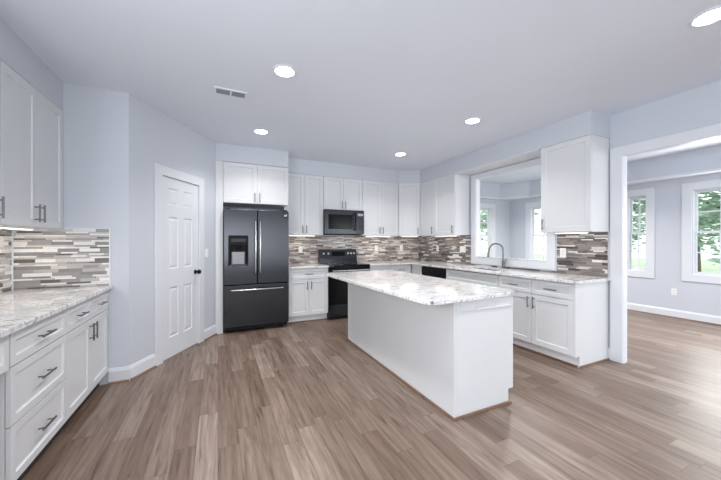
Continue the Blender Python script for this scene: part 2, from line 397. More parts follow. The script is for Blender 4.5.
dm.cells(sx, zz, lambda u, v: not ispan(u, v), .004, .039, 'xz')
for a, b in rows_:
    for x0, x1 in ((sx[1], sx[2]), (sx[3], sx[4])):
        # raised panel: a sunk moulding round a proud field
        def ring(i, y): return [dm.bm.verts.new(p) for p in ((x0 + i, y, a + i), (x1 - i, y, a + i), (x1 - i, y, b - i), (x0 + i, y, b - i))]
        rg = [ring(0, .004), ring(.010, .014), ring(.018, .014), ring(.042, .007)]
        for p, q in zip(rg, rg[1:]):
            for k in range(4): dm.bm.faces.new((p[k], p[(k + 1) % 4], q[(k + 1) % 4], q[k]))
        dm.bm.faces.new(rg[-1])
dm.build('door_panel', 'trim', dr)
kb = MB().lathe([(0, 0), (.028, 0), (.028, .006), (.012, .010), (.010, .030), (.024, .040), (.029, .055), (.024, .068), (0, .072)], n=24)
bmesh.ops.transform(kb.bm, matrix=Matrix.Translation((D1 - .055, .004, .935)) @ Matrix.Rotation(R(90), 4, 'X'), verts=kb.bm.verts)
kb.build('door_knob', 'bronze', dr, smooth=True)
for z in (.26, 1.02, 1.80):
    MB().box(D0 - .006, D0 + .004, -.003, .006, z - .045, z + .045).cyl((D0 - .002, -.006, z - .045), (D0 - .002, -.006, z + .045), .006).build('door_hinge', 'nickel', dr)

# soffits above the wall cabinets
YU, XU, XLU = 5.16, 3.62, -1.24
so = MB().prism([(1.0, YU), (3.25, YU), (XU, 4.97), (XU, 1.91), (XR, 1.91), (XR, YB), (1.0, YB)], ZT, CEI)
struct(so.build('wall_soffit_back_and_right', 'wall'))
struct(MB().box(EX, 1.0, 4.80, YB, ZT + .003, CEI).build('wall_soffit_fridge', 'wall'))
struct(MB().box(XL, XLU, .9, YE, ZT, CEI).build('wall_soffit_left', 'wall'))
# white board closing the soffit over the pass-through
struct(MB().box(XU, XR, 2.50, 3.995, ZT - .008, ZT).build('trim_3', 'trim'))

def baseboard(name, p0, p1, side, h=.14, shoe=True):
    """board from p0 to p1; the room lies to the left of the direction when side = 1"""
    p0, p1 = Vector(p0), Vector(p1); d = (p1 - p0); ln = d.length
    o = sempty(name, (p0.x, p0.y, 0), math.atan2(d.y, d.x)); s_ = side
    def strip(prof):
        m = MB(); a = [m.bm.verts.new((0, y * s_, z)) for y, z in prof]; b = [m.bm.verts.new((ln, y * s_, z)) for y, z in prof]
        n = len(prof)
        for k in range(n): m.bm.faces.new((a[k], a[(k + 1) % n], b[(k + 1) % n], b[k]))
        m.bm.faces.new(a); m.bm.faces.new(b[::-1]); return m
    strip([(0, 0), (.015, 0), (.015, h - .03), (.011, h - .018), (.008, h - .006), (.004, h), (0, h)]).build('board', 'trim', o)
    if shoe: strip([(.015, 0), (.033, 0), (.031, .008), (.025, .015), (.015, .018)]).build('shoe_molding', 'shoe', o)
    return o
baseboard('baseboard_end', (-.92, YE), (KX + .006, YE), -1)
P = lambda t: (KX + UX * t, KY + UY * t)
baseboard('baseboard_angled', P(0), P(D0 - .105), -1)
baseboard('baseboard_angled.001', P(D1 + .105), P(AL - .0), -1)
baseboard('baseboard_far', (XF, YR), (XF, YF), 1)
baseboard('baseboard_dining_back', (RT, YF), (XF, YF), -1)
baseboard('baseboard_left', (XL, YR), (XL, 1.36), -1)

# doorway to the dining room: casings both sides and jamb; pass-through casing
def wall_casing(name, a0, a1, z0, z1, wd, t, xw, face, full, top=None):
    """casing on a wall in the yz plane; face = -1 looks to -x"""
    m = MB(); us_ = [a0 - wd, a0, a1, a1 + wd]; tp = z1 + (top or wd)
    zs = [z0 - wd, z0, z1, tp] if full else [0, z1, tp]
    m.cells(us_, zs, (lambda u, v: not (a0 < u < a1 and z0 < v < z1)) if full else (lambda u, v: not (a0 < u < a1 and v < z1)),
            min(xw, xw + face * t), max(xw, xw + face * t), 'yz')
    return struct(m.build(name, 'trim', None, .003))
wall_casing('trim_4', DY0 + .012, DY1 - .012, 0, DZ - .012, .115, .02, XR, -1, False, .105)
wall_casing('trim_5', DY0 + .012, DY1 - .012, 0, DZ - .012, .115, .02, RT, 1, False, .105)
struct(MB().box(XR - .001, RT + .001, DY1 - .014, DY1, 0, DZ).box(XR - .001, RT + .001, DY0, DY0 + .014, 0, DZ).box(XR - .001, RT + .001, DY0, DY1, DZ - .014, DZ).build('trim_6', 'trim'))
wall_casing('trim_7', PY0 + .01, PY1 - .01, PZ0 + .01, PZ1 - .01, .11, .02, XR, -1, True, .082)
wall_casing('trim_8', PY0 + .01, PY1 - .01, PZ0 + .01, PZ1 - .01, .11, .02, RT, 1, True, .10)
struct(MB().box(XR - .001, RT + .001, PY0, PY0 + .012, PZ0, PZ1).box(XR - .001, RT + .001, PY1 - .012, PY1, PZ0, PZ1)
       .box(XR - .001, RT + .001, PY0, PY1, PZ1 - .012, PZ1).box(XR - .001, RT + .001, PY0, PY1, PZ0, PZ0 + .010).build('trim_9', 'trim'))

# mosaic backsplashes
struct(MB().box(1.0, XR, YB - .008, YB, .914, ZB).build('wall_back_mosaic', 'tile_back'))
mr = MB().cells([1.935, 2.50, 3.985, YB - .008], [.914, .935, ZB], lambda u, v: not (2.50 < u < 3.985 and v > .935), XR - .008, XR, 'yz')
struct(mr.build('wall_right_mosaic', 'tile_right'))
struct(MB().box(XL + .008, -.915, YE - .008, YE, .914, ZB + .01).build('wall_end_mosaic', 'tile_end'))
struct(MB().box(XL, XL + .008, .95, YE - .008, .914, ZB + .01).build('wall_left_mosaic', 'tile_left'))
struct(MB().box(-.915, -.905, YE - .010, YE, .914, ZB + .014).box(XL + .008, XL + .016, YE - .016, YE - .008, .914, ZB)
       .box(XLU + .01, -.915, YE - .010, YE, ZB + .008, ZB + .014).build('trim_10', 'trim'))

# ------------------------------------------------------------------ windows
def window(idx, a0, a1, xw, axis, cols):
    """double-hung window; local x along wall, local -y towards the room. axis 'x': far wall (faces -x), 'y': back wall"""
    wd = a1 - a0
    if axis == 'x': o = sempty('window_%d' % idx, (xw, a1, 0), -R(90))
    else: o = sempty('window_%d' % idx, (a0, xw, 0), 0)
    z0, z1 = WZ0, WZ1; k = .11 if wd > .5 else .11
    c = MB().cells([-k, .01, wd - .01, wd + k], [z0 - .11, z0 + .01, z1 - .01, z1 + .11], lambda u, v: not (0 < u < wd and z0 < v < z1), -.02, 0, 'xz')
    c.build('window_casing', 'trim', o, .003)
    MB().cells([0, .022, wd - .022, wd], [z0, z0 + .022, z1 - .022, z1], lambda u, v: not (.02 < u < wd - .02 and z0 + .02 < v < z1 - .02), -.001, .13, 'xz').build('window_frame', 'trim', o)
    zm = (z0 + z1) / 2
    for nm, a, b, y in (('lower_sash', z0 + .022, zm + .018, .055), ('upper_sash', zm - .018, z1 - .022, .085)):
        st = .028 if wd > .5 else .018
        s = MB().cells([.022, .022 + st, wd - .022 - st, wd - .022], [a, a + .034, b - .034, b], lambda u, v: not (.022 + st < u < wd - .022 - st and a + .034 < v < b - .034), y, y + .028, 'xz')
        x0, x1, c0, c1 = .022 + st, wd - .022 - st, a + .034, b - .034
        for i in range(1, cols):
            x = x0 + (x1 - x0) * i / cols; s.box(x - .011, x + .011, y + .006, y + .022, c0, c1)
        z = (c0 + c1) / 2; s.box(x0, x1, y + .005, y + .023, z - .011, z + .011)
        so_ = s.build(nm, 'trim', o)
        MB().box(x0, x1, y + .012, y + .016, c0, c1).build('pane', 'glass', so_)
    MB().cyl((wd / 2, .045, zm + .02), (wd / 2, .045, zm + .032), .012).box(wd / 2 - .02, wd / 2 + .005, .035, .05, zm + .022, zm + .032).build('sash_lock', 'trim', o)
    return o
window(1, .86, 2.28, XF, 'x', 5)
window(2, 2.86, 3.16, XF, 'x', 2)
window(3, 4.30, 5.19, XF, 'x', 3)
window(4, 5.58, 6.50, YF, 'y', 3)

# ------------------------------------------------------------------ cabinets
def pull(parent, x, y, z, ln, vertical, name='handle'):
    """bar pull standing 30 mm off the front at y"""
    h = ln / 2; m = MB()
    if vertical:
        m.cyl((x, y - .030, z - h), (x, y - .030, z + h), .006)
        for s in (-1, 1): m.cyl((x, y, z + s * h * .68), (x, y - .030, z + s * h * .68), .0045)
    else:
        m.cyl((x - h, y - .030, z), (x + h, y - .030, z), .006)
        for s in (-1, 1): m.cyl((x + s * h * .68, y, z), (x + s * h * .68, y - .030, z), .0045)
    return m.build(name, 'nickel', parent, smooth=True)
def cabinet(name, label, loc, rz, wdt, dep, z0, z1, fronts, toe=0, group=None, shoe=False, sides=True, st=.057):
    """local x along the front, local y into the wall; door faces at y = 0, carcass behind them at y = .02"""
    t = thing(name, label, 'cabinet', loc, rz, group)
    c = MB()
    if toe:
        c.box(0, wdt, .022, dep, toe, z1); c.box(0, wdt, .08, dep, 0, toe)
    else: c.box(0, wdt, .022, dep, z0, z1)
    c.build('carcass', 'cab', t)
    if toe: MB().box(0, wdt, .070, .080, 0, toe).build('toe_kick', 'toe' if shoe else 'toeshade', t)
    if shoe: MB().prism([(0, .054), (wdt, .054), (wdt, .070), (0, .070)], 0, .016).build('shoe_molding', 'shoe', t)
    for kind, x0, x1, a, b, hd in fronts:
        s = st if kind == 'door' else min(st * .75, (b - a) * .28)
        g = .0016
        d = MB().panel(x0 + g, x1 - g, a + g, b - g, 0, .020, .009 if kind != 'flat' else .0, s).build('door' if kind == 'door' else 'drawer', 'cab', t, .0012)
        if hd:
            hx, hz, ln, vert = hd; pull(d, hx, 0, hz, ln, vert)
    return t
HL = .135
def base_fronts(w_, cols, split=.705, top=.872, bot=.118, drawers=True, one=False):
    fr = []; cw = w_ / cols
    if drawers:
        if one: fr.append(('drawer', 0, w_, split, top, (w_ / 2, (split + top) / 2, HL, False)))
        else:
            for i in range(cols): fr.append(('drawer', i * cw, (i + 1) * cw, split, top, ((i + .5) * cw, (split + top) / 2, HL, False)))
    for i in range(cols):
        hx = (i + 1) * cw - .035 if i % 2 == 0 else i * cw + .035
        fr.append(('door', i * cw, (i + 1) * cw, bot, split - .003, (hx, split - .10, HL, True)))
    return fr
def wall_fronts(w_, cols, z0, z1, hinge=None, ln=.135, dz=.10):
    cw = w_ / cols; fr = []
    for i in range(cols):
        left = (i % 2 == 0) if hinge is None else hinge == 'L'
        hx = (i + 1) * cw - .035 if left else i * cw + .035
        fr.append(('door', i * cw, (i + 1) * cw, z0 + .002, z1 - .002, (hx, z0 + dz, ln, True)))
    return fr
BL = R(90); BR = -R(90)
LFX = -.92
# left run
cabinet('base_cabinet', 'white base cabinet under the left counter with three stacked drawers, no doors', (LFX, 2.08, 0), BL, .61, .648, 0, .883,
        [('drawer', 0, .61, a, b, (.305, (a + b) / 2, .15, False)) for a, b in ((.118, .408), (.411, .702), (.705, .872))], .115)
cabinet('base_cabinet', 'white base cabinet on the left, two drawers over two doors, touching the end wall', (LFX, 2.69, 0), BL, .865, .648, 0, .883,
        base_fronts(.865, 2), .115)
ds = thing('desk_drawer_unit', 'shallow white drawer over an open knee space at the near end of left counter', 'cabinet', (LFX, 1.40, 0), BL)
MB().box(0, .68, .022, .648, .69, .883).build('carcass', 'cab', ds)
MB().box(-.02, 0, .0, .648, 0, .883).build('side_panel', 'cab', ds)
dd = MB().panel(.002, .668, .70, .872, 0, .02, .009, .04).build('drawer', 'cab', ds, .0012); pull(dd, .33, 0, .785, .15, False)
cabinet('wall_cabinet', 'white two-door wall cabinet over left counter, against the bare end wall', (XLU, 2.70, 0), BL, .855, .32, ZB, ZT - .001, wall_fronts(.855, 2, ZB, ZT, dz=.105))
cabinet('wall_cabinet', 'white wall cabinet over left counter, cut off by the left edge of the photo', (XLU, 2.08, 0), BL, .615, .32, ZB, ZT - .001, wall_fronts(.615, 1, ZB, ZT, 'L', dz=.105))
# fridge surround
cabinet('over_fridge_cabinet', 'short deep two-door white cabinet directly above the refrigerator', (.068, 4.80, 0), 0, .93, .695, 1.885, ZT, wall_fronts(.93, 2, 1.885, ZT, dz=.09))
fp = MB().box(EX + .002, .066, 4.80, YB - .002, 0, ZT).build('refrigerator_end_panel', 'cab', None, .002); tag(fp, 'tall narrow white panel between the refrigerator and the angled wall', 'panel')
# back run
BY = 4.88
cabinet('base_cabinet', 'white base cabinet between refrigerator and range, one wide drawer over two doors', (1.02, BY, 0), 0, .66, .615, 0, .883,
        base_fronts(.66, 2, one=True), .115, shoe=True)
cabinet('base_cabinet', 'white base cabinet right of the range on the back wall, mostly hidden by the island', (2.462, BY, 0), 0, .88, .615, 0, .883, base_fronts(.88, 2), .115, shoe=True)
cabinet('wall_cabinet', 'tall two-door white wall cabinet between refrigerator and microwave', (1.003, YU, 0), 0, .685, .335, ZB, ZT - .001, wall_fronts(.685, 2, ZB, ZT))
cabinet('wall_cabinet', 'short two-door white wall cabinet directly above the microwave', (1.692, YU, 0), 0, .756, .335, 1.892, ZT - .001, wall_fronts(.756, 2, 1.892, ZT, dz=.085))
cabinet('wall_cabinet', 'tall two-door white wall cabinet right of the microwave on the back wall', (2.452, YU, 0), 0, .793, .335, ZB, ZT - .001, wall_fronts(.793, 2, ZB, ZT))
# corner wall cabinet with its door set across the corner
cc = thing('corner_wall_cabinet', 'narrow one-door white wall cabinet set across the back corner', 'cabinet', (3.25, YU, 0), math.atan2(-.19, .37))
dl = math.hypot(.37, .19); ca, sa = .37 / dl, -.19 / dl
def tl(x, y): dx, dy = x - 3.25, y - YU; return (dx * ca + dy * sa, -dx * sa + dy * ca)
MB().prism([tl(3.262, YU + .018), tl(3.632, 4.99), tl(3.965, 4.99), tl(3.965, YB - .01), tl(3.262, YB - .01)], ZB, ZT - .001).build('carcass', 'cab', cc)
d_ = MB().panel(.002, dl - .002, ZB + .002, ZT - .003, 0, .02, .009, .057).build('door', 'cab', cc, .0012); pull(d_, dl - .04, 0, ZB + .10, .135, True)
# right run wall cabinets
cabinet('wall_cabinet', 'tall two-door white wall cabinet between back corner and pass-through opening', (XU, 4.965, 0), BR, .965, .345, ZB, ZT - .001,
        [('door', 0, .425, ZB + .002, ZT - .003, (.39, ZB + .10, .135, True)), ('door', .425, .965, ZB + .002, ZT - .003, (.93, ZB + .10, .135, True))])
cabinet('wall_cabinet', 'wide one-door white wall cabinet between pass-through opening and the dining doorway', (XU, 2.475, 0), BR, .56, .35, ZB, ZT - .001,
        wall_fronts(.56, 1, ZB, ZT, 'R'))
# right run base
RX = 3.36
cf = MB().box(3.365, 3.385, 4.555, 4.895, .115, .883).box(3.43, 3.44, 4.555, 4.895, 0, .115).box(3.385, 3.96, 4.555, 4.895, 0.0, .883).build('corner_base_cabinet', 'cab', None, .001)
tag(cf, 'plain white corner base unit with no door, left of the black dishwasher', 'cabinet')
cabinet('sink_base_cabinet', 'white sink base cabinet with wide plain false front, below the faucet', (RX, 3.905, 0), BR, 1.015, .61, 0, .64,
        [('drawer', 0, 1.015, .705, .872, None)] + [('door', i * .5075, (i + 1) * .5075, .118, .702, (.47 if i == 0 else .545, .60, HL, True)) for i in range(2)], .115, shoe=True)
rc = cabinet('base_cabinet', 'white base cabinet with two drawers, two doors and bare side, nearest the dining doorway', (RX, 2.885, 0), BR, .945, .61, 0, .883,
        base_fronts(.945, 2), .115, shoe=True)
MB().cells([.0, .07, .60], [0, .115, .883], lambda u, v: not (u < .07 and v < .115), .945, .963, 'yz').build('end_panel', 'cab', rc)
rc.children[-1].data.transform(Matrix.Identity(4))
MB().box(.963, .979, .07, .60, 0, .016).build('shoe_molding', 'shoe', rc)
baseboard('baseboard_right', (XR, 1.896), (XR, 1.94), 1, .13, False)

# ------------------------------------------------------------------ countertops
def counter(name, label, m, cat='countertop', bev=.004):
    return tag(m.build(name, 'granite', None, bev), label, cat)
counter('countertop', 'white and grey speckled granite countertop on the left cabinets',
        MB().cells([XL + .001, -.89], [1.38, YE - .001], lambda u, v: True, .884, .914))
counter('countertop', 'short granite countertop between refrigerator and range', MB().cells([1.005, 1.684], [4.85, YB - .001], lambda u, v: True, .884, .914))
SK = (3.50, 3.86, 3.06, 3.72)
lc = MB().cells([2.456, 3.325, SK[0], SK[1], XR - .001], [1.895, SK[2], SK[3], 4.85, YB - .001],
                lambda u, v: (v > 4.85 or u > 3.325) and not (SK[0] < u < SK[1] and SK[2] < v < SK[3]), .884, .914)
counter('countertop', 'L-shaped granite countertop running from the range round the corner past the sink', lc)
ledge = MB().box(XR - .028, RT + .028, PY0 + .014, PY1 - .014, PZ0 + .0105, PZ0 + .024)
counter('granite_ledge', 'thin granite ledge on the bottom of the pass-through opening', ledge, 'ledge', .002)
# island top: gently rounded corners
def rounded(poly, r, n=6):
    out = []
    for i, p in enumerate(poly):
        p = Vector(p); a = (Vector(poly[i - 1]) - p).normalized(); b = (Vector(poly[(i + 1) % len(poly)]) - p).normalized()
        for k in range(n + 1):
            t = k / n; q = (p + a * r) * (1 - t) ** 2 + p * 2 * t * (1 - t) + (p + b * r) * t ** 2; out.append((q.x, q.y))
    return out
it = MB().prism(rounded([(1.295, 1.675), (2.255, 1.725), (2.245, 3.80), (1.235, 3.80)], .10), .884, .914)
counter('island_countertop', 'large polished white and grey granite top on the kitchen island', it)

# ------------------------------------------------------------------ island
IX0, IX1, IY0, IY1 = 1.585, 2.16, 1.755, 3.79
isl = thing('kitchen_island', 'white kitchen island with plain panelled sides and wood shoe strip at floor', 'island', (1.87, 2.77, 0))
def I(m): bmesh.ops.translate(m.bm, vec=(-1.87, -2.77, 0), verts=m.bm.verts); return m
I(MB().box(IX0 + .012, 2.195, IY0 + .02, IY1, .115, .883).box(IX0 + .012, IX1, IY0 + .02, IY1, 0, .115)).build('carcass', 'cab', isl)
I(MB().box(IX0, IX0 + .012, IY0 + .0185, IY1, 0, .883)).build('side_panel', 'cab', isl)
I(MB().cells([IX0 + .021, IX1, 2.215], [0, .115, .883], lambda u, v: not (u > IX1 and v < .115), IY0, IY0 + .018, 'xz')).build('end_panel', 'cab', isl)
I(MB().box(IX0 - .002, IX0 + .02, IY0 - .004, IY0 + .018, 0, .883)).build('corner_trim', 'cab', isl, .002)
rl = MB().cells([IX0 + .055, IX0 + .065, 2.18, 2.19], [.798, .806, .872, .880], lambda u, v: not (IX0 + .065 < u < 2.18 and .806 < v < .872), IY0 - .014, IY0, 'xz')
rl.box(IX0 + .065, 2.18, IY0 - .008, IY0, .806, .872)
for x in (1.79, 1.99): rl.box(x - .004, x + .004, IY0 - .014, IY0 - .008, .806, .872)
I(rl).build('counter_support_rail', 'cab', isl)
I(MB().box(IX0 - .018, IX0 - .002, IY0 - .020, IY1, 0, .018).box(IX0 - .002, IX1 + .012, IY0 - .020, IY0 - .004, 0, .018)).build('shoe_molding', 'shoe', isl)
for k in range(4):
    y0 = IY0 + .02 + k * .5
    g = MB()
    g.panel(y0 + .002, y0 + .498, .118, .702, 0, .02, .009, .057)
    bmesh.ops.transform(g.bm, matrix=Matrix.Translation((2.215, 0, 0)) @ Matrix.Rotation(R(90), 4, 'Z'), verts=g.bm.verts)
    dd = I(g).build('door', 'cab', isl)
    hy = y0 + (.46 if k % 2 == 0 else .04)
    I(MB().cyl((2.245, hy, .54), (2.245, hy, .67), .006).cyl((2.215, hy, .56), (2.245, hy, .56), .0045).cyl((2.215, hy, .65), (2.245, hy, .65), .0045)).build('handle', 'nickel', dd)
    g = MB().panel(y0 + .002, y0 + .498, .705, .872, 0, .02, .009, .042)
    bmesh.ops.transform(g.bm, matrix=Matrix.Translation((2.215, 0, 0)) @ Matrix.Rotation(R(90), 4, 'Z'), verts=g.bm.verts)
    dd = I(g).build('drawer', 'cab', isl)
    I(MB().cyl((2.245, y0 + .18, .79), (2.245, y0 + .32, .79), .006).cyl((2.215, y0 + .2, .79), (2.245, y0 + .2, .79), .0045).cyl((2.215, y0 + .3, .79), (2.245, y0 + .3, .79), .0045)).build('handle', 'nickel', dd)

# ------------------------------------------------------------------ refrigerator
fr = thing('refrigerator', 'black stainless french-door refrigerator with ice dispenser and bottom freezer', 'refrigerator', (.53, 4.72, 0))
FW = .458
MB().box(-FW, FW, .085, .76, .035, 1.785).build('body', 'body', fr, .004)
MB().box(-.44, .44, .06, .085, .03, .085).build('toe_grille', 'blkm', fr)
ld = MB()
dx0, dx1, dz0, dz1 = -.39, -.135, .965, 1.40
ld.cells([-FW, dx0, dx1, -.004], [.700, dz0, dz1, 1.785], lambda u, v: not (dx0 < u < dx1 and dz0 < v < dz1), 0, .08, 'xz')
ldo = ld.build('door', 'bstl', fr, .008)
dsx = MB().cells([dx0, dx0 + .012, dx1 - .012, dx1], [dz0, dz0 + .012, 1.27, dz1], lambda u, v: not (dx0 + .012 < u < dx1 - .012 and dz0 + .012 < v < 1.27), -.004, .012, 'xz')
dsx.box(dx0, dx1, .065, .078, dz0, dz1).box(dx0, dx0 + .012, .012, .07, dz0, dz1).box(dx1 - .012, dx1, .012, .07, dz0, dz1)
dso = dsx.build('dispenser', 'blkm', ldo)
MB().prism([(dx0 + .03, .062), (dx0 + .045, .035), (dx1 - .045, .035), (dx1 - .03, .062)], dz0 + .025, 1.17).build('dispenser_paddle', 'grey', ldo, .006)
MB().box(dx0 + .012, dx1 - .012, 0, .065, dz0, dz0 + .016).build('drip_tray', 'grey', ldo)
MB().cyl(((dx0 + dx1) / 2, .035, 1.27), ((dx0 + dx1) / 2, .035, 1.205), .035, .022).build('ice_chute', 'blkm', ldo)
MB().box(dx0 + .03, dx1 - .03, -.006, -.003, 1.315, 1.36).build('display', 'body', ldo)
rdo = MB().box(.004, FW, 0, .08, .700, 1.785).build('door', 'bstl', fr, .008)
fdo = MB().box(-FW, FW, 0, .08, .085, .690).build('freezer_drawer', 'bstl', fr, .008)
for sgn, par in ((-1, ldo), (1, rdo)):
    x = sgn * .032
    pts = [(x, -.004, 1.635), (x, -.04, 1.62)] + [(x, -.045 - .018 * math.sin(PI * t / 12), 1.60 - .72 * t / 12) for t in range(13)] + [(x, -.04, .86), (x, -.004, .845)]
    MB().tube(pts, .011).build('handle', 'steel', par, smooth=True)
pts = [(-.37, -.004, .625), (-.36, -.04, .625)] + [(-.34 + .68 * t / 12, -.045 - .02 * math.sin(PI * t / 12), .625) for t in range(13)] + [(.36, -.04, .625), (.37, -.004, .625)]
MB().tube(pts, .011).build('handle', 'steel', fdo, smooth=True)
MB().box(.385, .435, -.003, 0, 1.685, 1.745).build('sticker', 'blk', rdo)
MB().box(.392, .405, -.004, -.003, 1.70, 1.73).box(.413, .428, -.004, -.003, 1.705, 1.732).build('sticker_marks', 'plate', rdo)
for s in (-1, 1):
    MB().box(s * .40 - .035, s * .40 + .035, .02, .12, 1.785, 1.805).build('hinge_cover', 'body', fr, .004)
    MB().cyl((s * .36, .10, 0), (s * .36, .10, .04), .022).build('foot', 'blkm', fr)

# ------------------------------------------------------------------ range
rg = thing('range', 'black stainless electric range with glass cooktop, partly hidden by the island', 'oven', (2.07, 4.83, 0))
MB().box(-.375, .375, .06, .63, .03, .90).build('body', 'body', rg)
MB().box(-.378, .378, .015, .60, .90, .918).build('cooktop', 'blk', rg, .004)
MB().box(-.378, .378, .004, .04, .852, .900).build('front_trim', 'blk', rg, .003)
od = MB().cells([-.375, -.27, .27, .375], [.262, .36, .68, .848], lambda u, v: not (abs(u) < .27 and .36 < v < .68), 0, .05, 'xz').build('oven_door', 'blk', rg, .004)
MB().box(-.27, .27, .006, .04, .36, .68).build('oven_window', 'blk', od)
pts = [(-.33, 0, .80), (-.33, -.045, .80), (.33, -.045, .80), (.33, 0, .80)]
MB().tube([(-.345, -.045, .826), (.345, -.045, .826)], .012).box(-.33, -.31, -.045, 0, .817, .835).box(.31, .33, -.045, 0, .817, .835).build('handle', 'steel', od)
sd = MB().box(-.375, .375, 0, .05, .055, .255).build('storage_drawer', 'bstl2', rg, .004)
MB().box(-.36, .36, .04, .09, 0, .05).build('toe_grille', 'blkm', rg)
bgd = MB()
v0 = [(.545, .918), (.66, .918), (.66, 1.17), (.605, 1.17), (.575, 1.0)]
a = [bgd.bm.verts.new((-.378, y, z)) for y, z in v0]; b = [bgd.bm.verts.new((.378, y, z)) for y, z in v0]
for k in range(5): bgd.bm.faces.new((a[k], a[(k + 1) % 5], b[(k + 1) % 5], b[k]))
bgd.bm.faces.new(a); bgd.bm.faces.new(b[::-1])
bo = bgd.build('control_backguard', 'bstl2', rg, .004)
nrm = Vector((0, -.98, .17)).normalized()
for x in (-.30, -.21, .19, .25, .31):
    c = Vector((x, .590, 1.09)); MB().cyl(c, c + nrm * .028, .024, .020, 20).build('knob', 'steel', bo, smooth=True)
dsp = MB(); 
for (z0_, z1_) in ((1.045, 1.13),):
    ya = .575 + .03 * (z0_ - 1.0) / .17 - .004; yb = .575 + .03 * (z1_ - 1.0) / .17 - .004
    dsp.face([(-.13, ya, z0_), (.13, ya, z0_), (.13, yb, z1_), (-.13, yb, z1_)]); dsp.face([(-.13, ya + .006, z0_), (-.13, yb + .006, z1_), (.13, yb + .006, z1_), (.13, ya + .006, z0_)])
dsp.build('display', 'blk', bo)
for (x, y, r_) in ((-.18, .18, .10), (.18, .18, .08), (-.18, .42, .075), (.18, .42, .10)):
    MB().lathe([(r_ - .003, .0185), (r_ - .003, .0189), (r_, .0189), (r_, .0185)], (x, y, .90)).build('burner_ring', 'grey', rg)

# ------------------------------------------------------------------ microwave
mw = thing('microwave', 'black stainless over-the-range microwave mounted under a short wall cabinet', 'microwave', (2.07, 5.08, 1.455))
MB().box(-.375, .375, .03, .41, 0, .432).build('body', 'body', mw, .003)
md = MB().cells([-.377, -.315, .145, .225], [.0, .085, .345, .432], lambda u, v: not (-.315 < u < .145 and .085 < v < .345), 0, .03, 'xz').build('door', 'bstl', mw, .003)
MB().box(-.315, .145, .006, .028, .085, .345).build('door_window', 'blk', md)
cp = MB().box(.228, .377, 0, .03, 0, .432).build('control_panel', 'bstl2', mw, .003)
MB().box(.25, .355, -.002, 0, .33, .375).build('display', 'display', cp)
bt = MB()
for i in range(5):
    for j in range(3): bt.box(.255 + j * .034, .279 + j * .034, -.002, 0, .08 + i * .045, .108 + i * .045)
bt.build('buttons', 'body', cp)
MB().tube([(.185, 0, .065), (.185, -.035, .075), (.185, -.045, .14), (.185, -.048, .22), (.185, -.045, .30), (.185, -.035, .365), (.185, 0, .375)], .011).build('handle', 'blk', md, smooth=True)
MB().box(-.33, .33, .05, .36, -.012, 0).build('vent_grille', 'blkm', mw)

# ------------------------------------------------------------------ dishwasher
dw = thing('dishwasher', 'black dishwasher built in beneath the granite counter near the corner', 'dishwasher', (RX, 4.55, 0), BR)
MB().box(.005, .635, .025, .58, .03, .875).build('body', 'body', dw)
dwd = MB().cells([.004, .636], [.12, .70, .872], lambda u, v: True, 0, .025, 'xz').build('door', 'bstl2', dw, .004)
MB().box(.004, .636, -.012, 0, .725, .872).build('control_panel', 'blk', dwd, .003)
MB().box(.15, .49, -.016, -.011, .738, .765).build('pocket_handle', 'blkm', dwd)
MB().box(.02, .62, .07, .08, 0, .115).build('toe_kick', 'blkm', dw)

# ------------------------------------------------------------------ sink and faucet
sk = MB(); x0, x1, y0, y1 = SK
def rg4(i, z): return [sk.bm.verts.new(p) for p in ((x0 + i, y0 + i, z), (x1 - i, y0 + i, z), (x1 - i, y1 - i, z), (x0 + i, y1 - i, z))]
rr = [rg4(-.018, .883), rg4(-.003, .883), rg4(.004, .70), rg4(.02, .68), rg4(.14, .675)]
for p, q in zip(rr, rr[1:]):
    for k in range(4): sk.bm.faces.new((p[k], p[(k + 1) % 4], q[(k + 1) % 4], q[k]))
sk.bm.faces.new(rr[-1])
sko = sk.build('sink', 'steel', None, 0, fix=False)
m_ = sko.modifiers.new('solid', 'SOLIDIFY'); m_.thickness = .002; m_.offset = 0
tag(sko, 'stainless undermount sink set in the granite in front of the pass-through', 'sink')
MB().cyl((3.68, 3.39, .675), (3.68, 3.39, .681), .045).build('drain', 'nickel', sko)
fc = thing('faucet', 'brushed nickel gooseneck kitchen faucet behind the sink', 'faucet', (3.915, 3.27, .914), R(152))
MB().lathe([(0, 0), (.028, 0), (.028, .008), (.019, .014), (.019, .10), (.016, .11), (0, .11)], n=24).build('base', 'nickel', fc, smooth=True)
pts = [(0, 0, .05), (0, 0, .16), (0, 0, .27)] + [(.105 - .105 * math.cos(PI * t / 12), 0, .27 + .105 * math.sin(PI * t / 12)) for t in range(1, 12)] + [(.21, 0, .27), (.215, 0, .235)]
MB().tube(pts, .012, 14).build('spout', 'nickel', fc, smooth=True)
MB().cyl((.215, 0, .245), (.222, 0, .165), .015, .018).build('spray_head', 'nickel', fc, smooth=True)
MB().cyl((0, .018, .075), (0, .045, .075), .014).cyl((0, .04, .075), (-.03, .05, .155), .007).build('lever', 'nickel', fc, smooth=True)

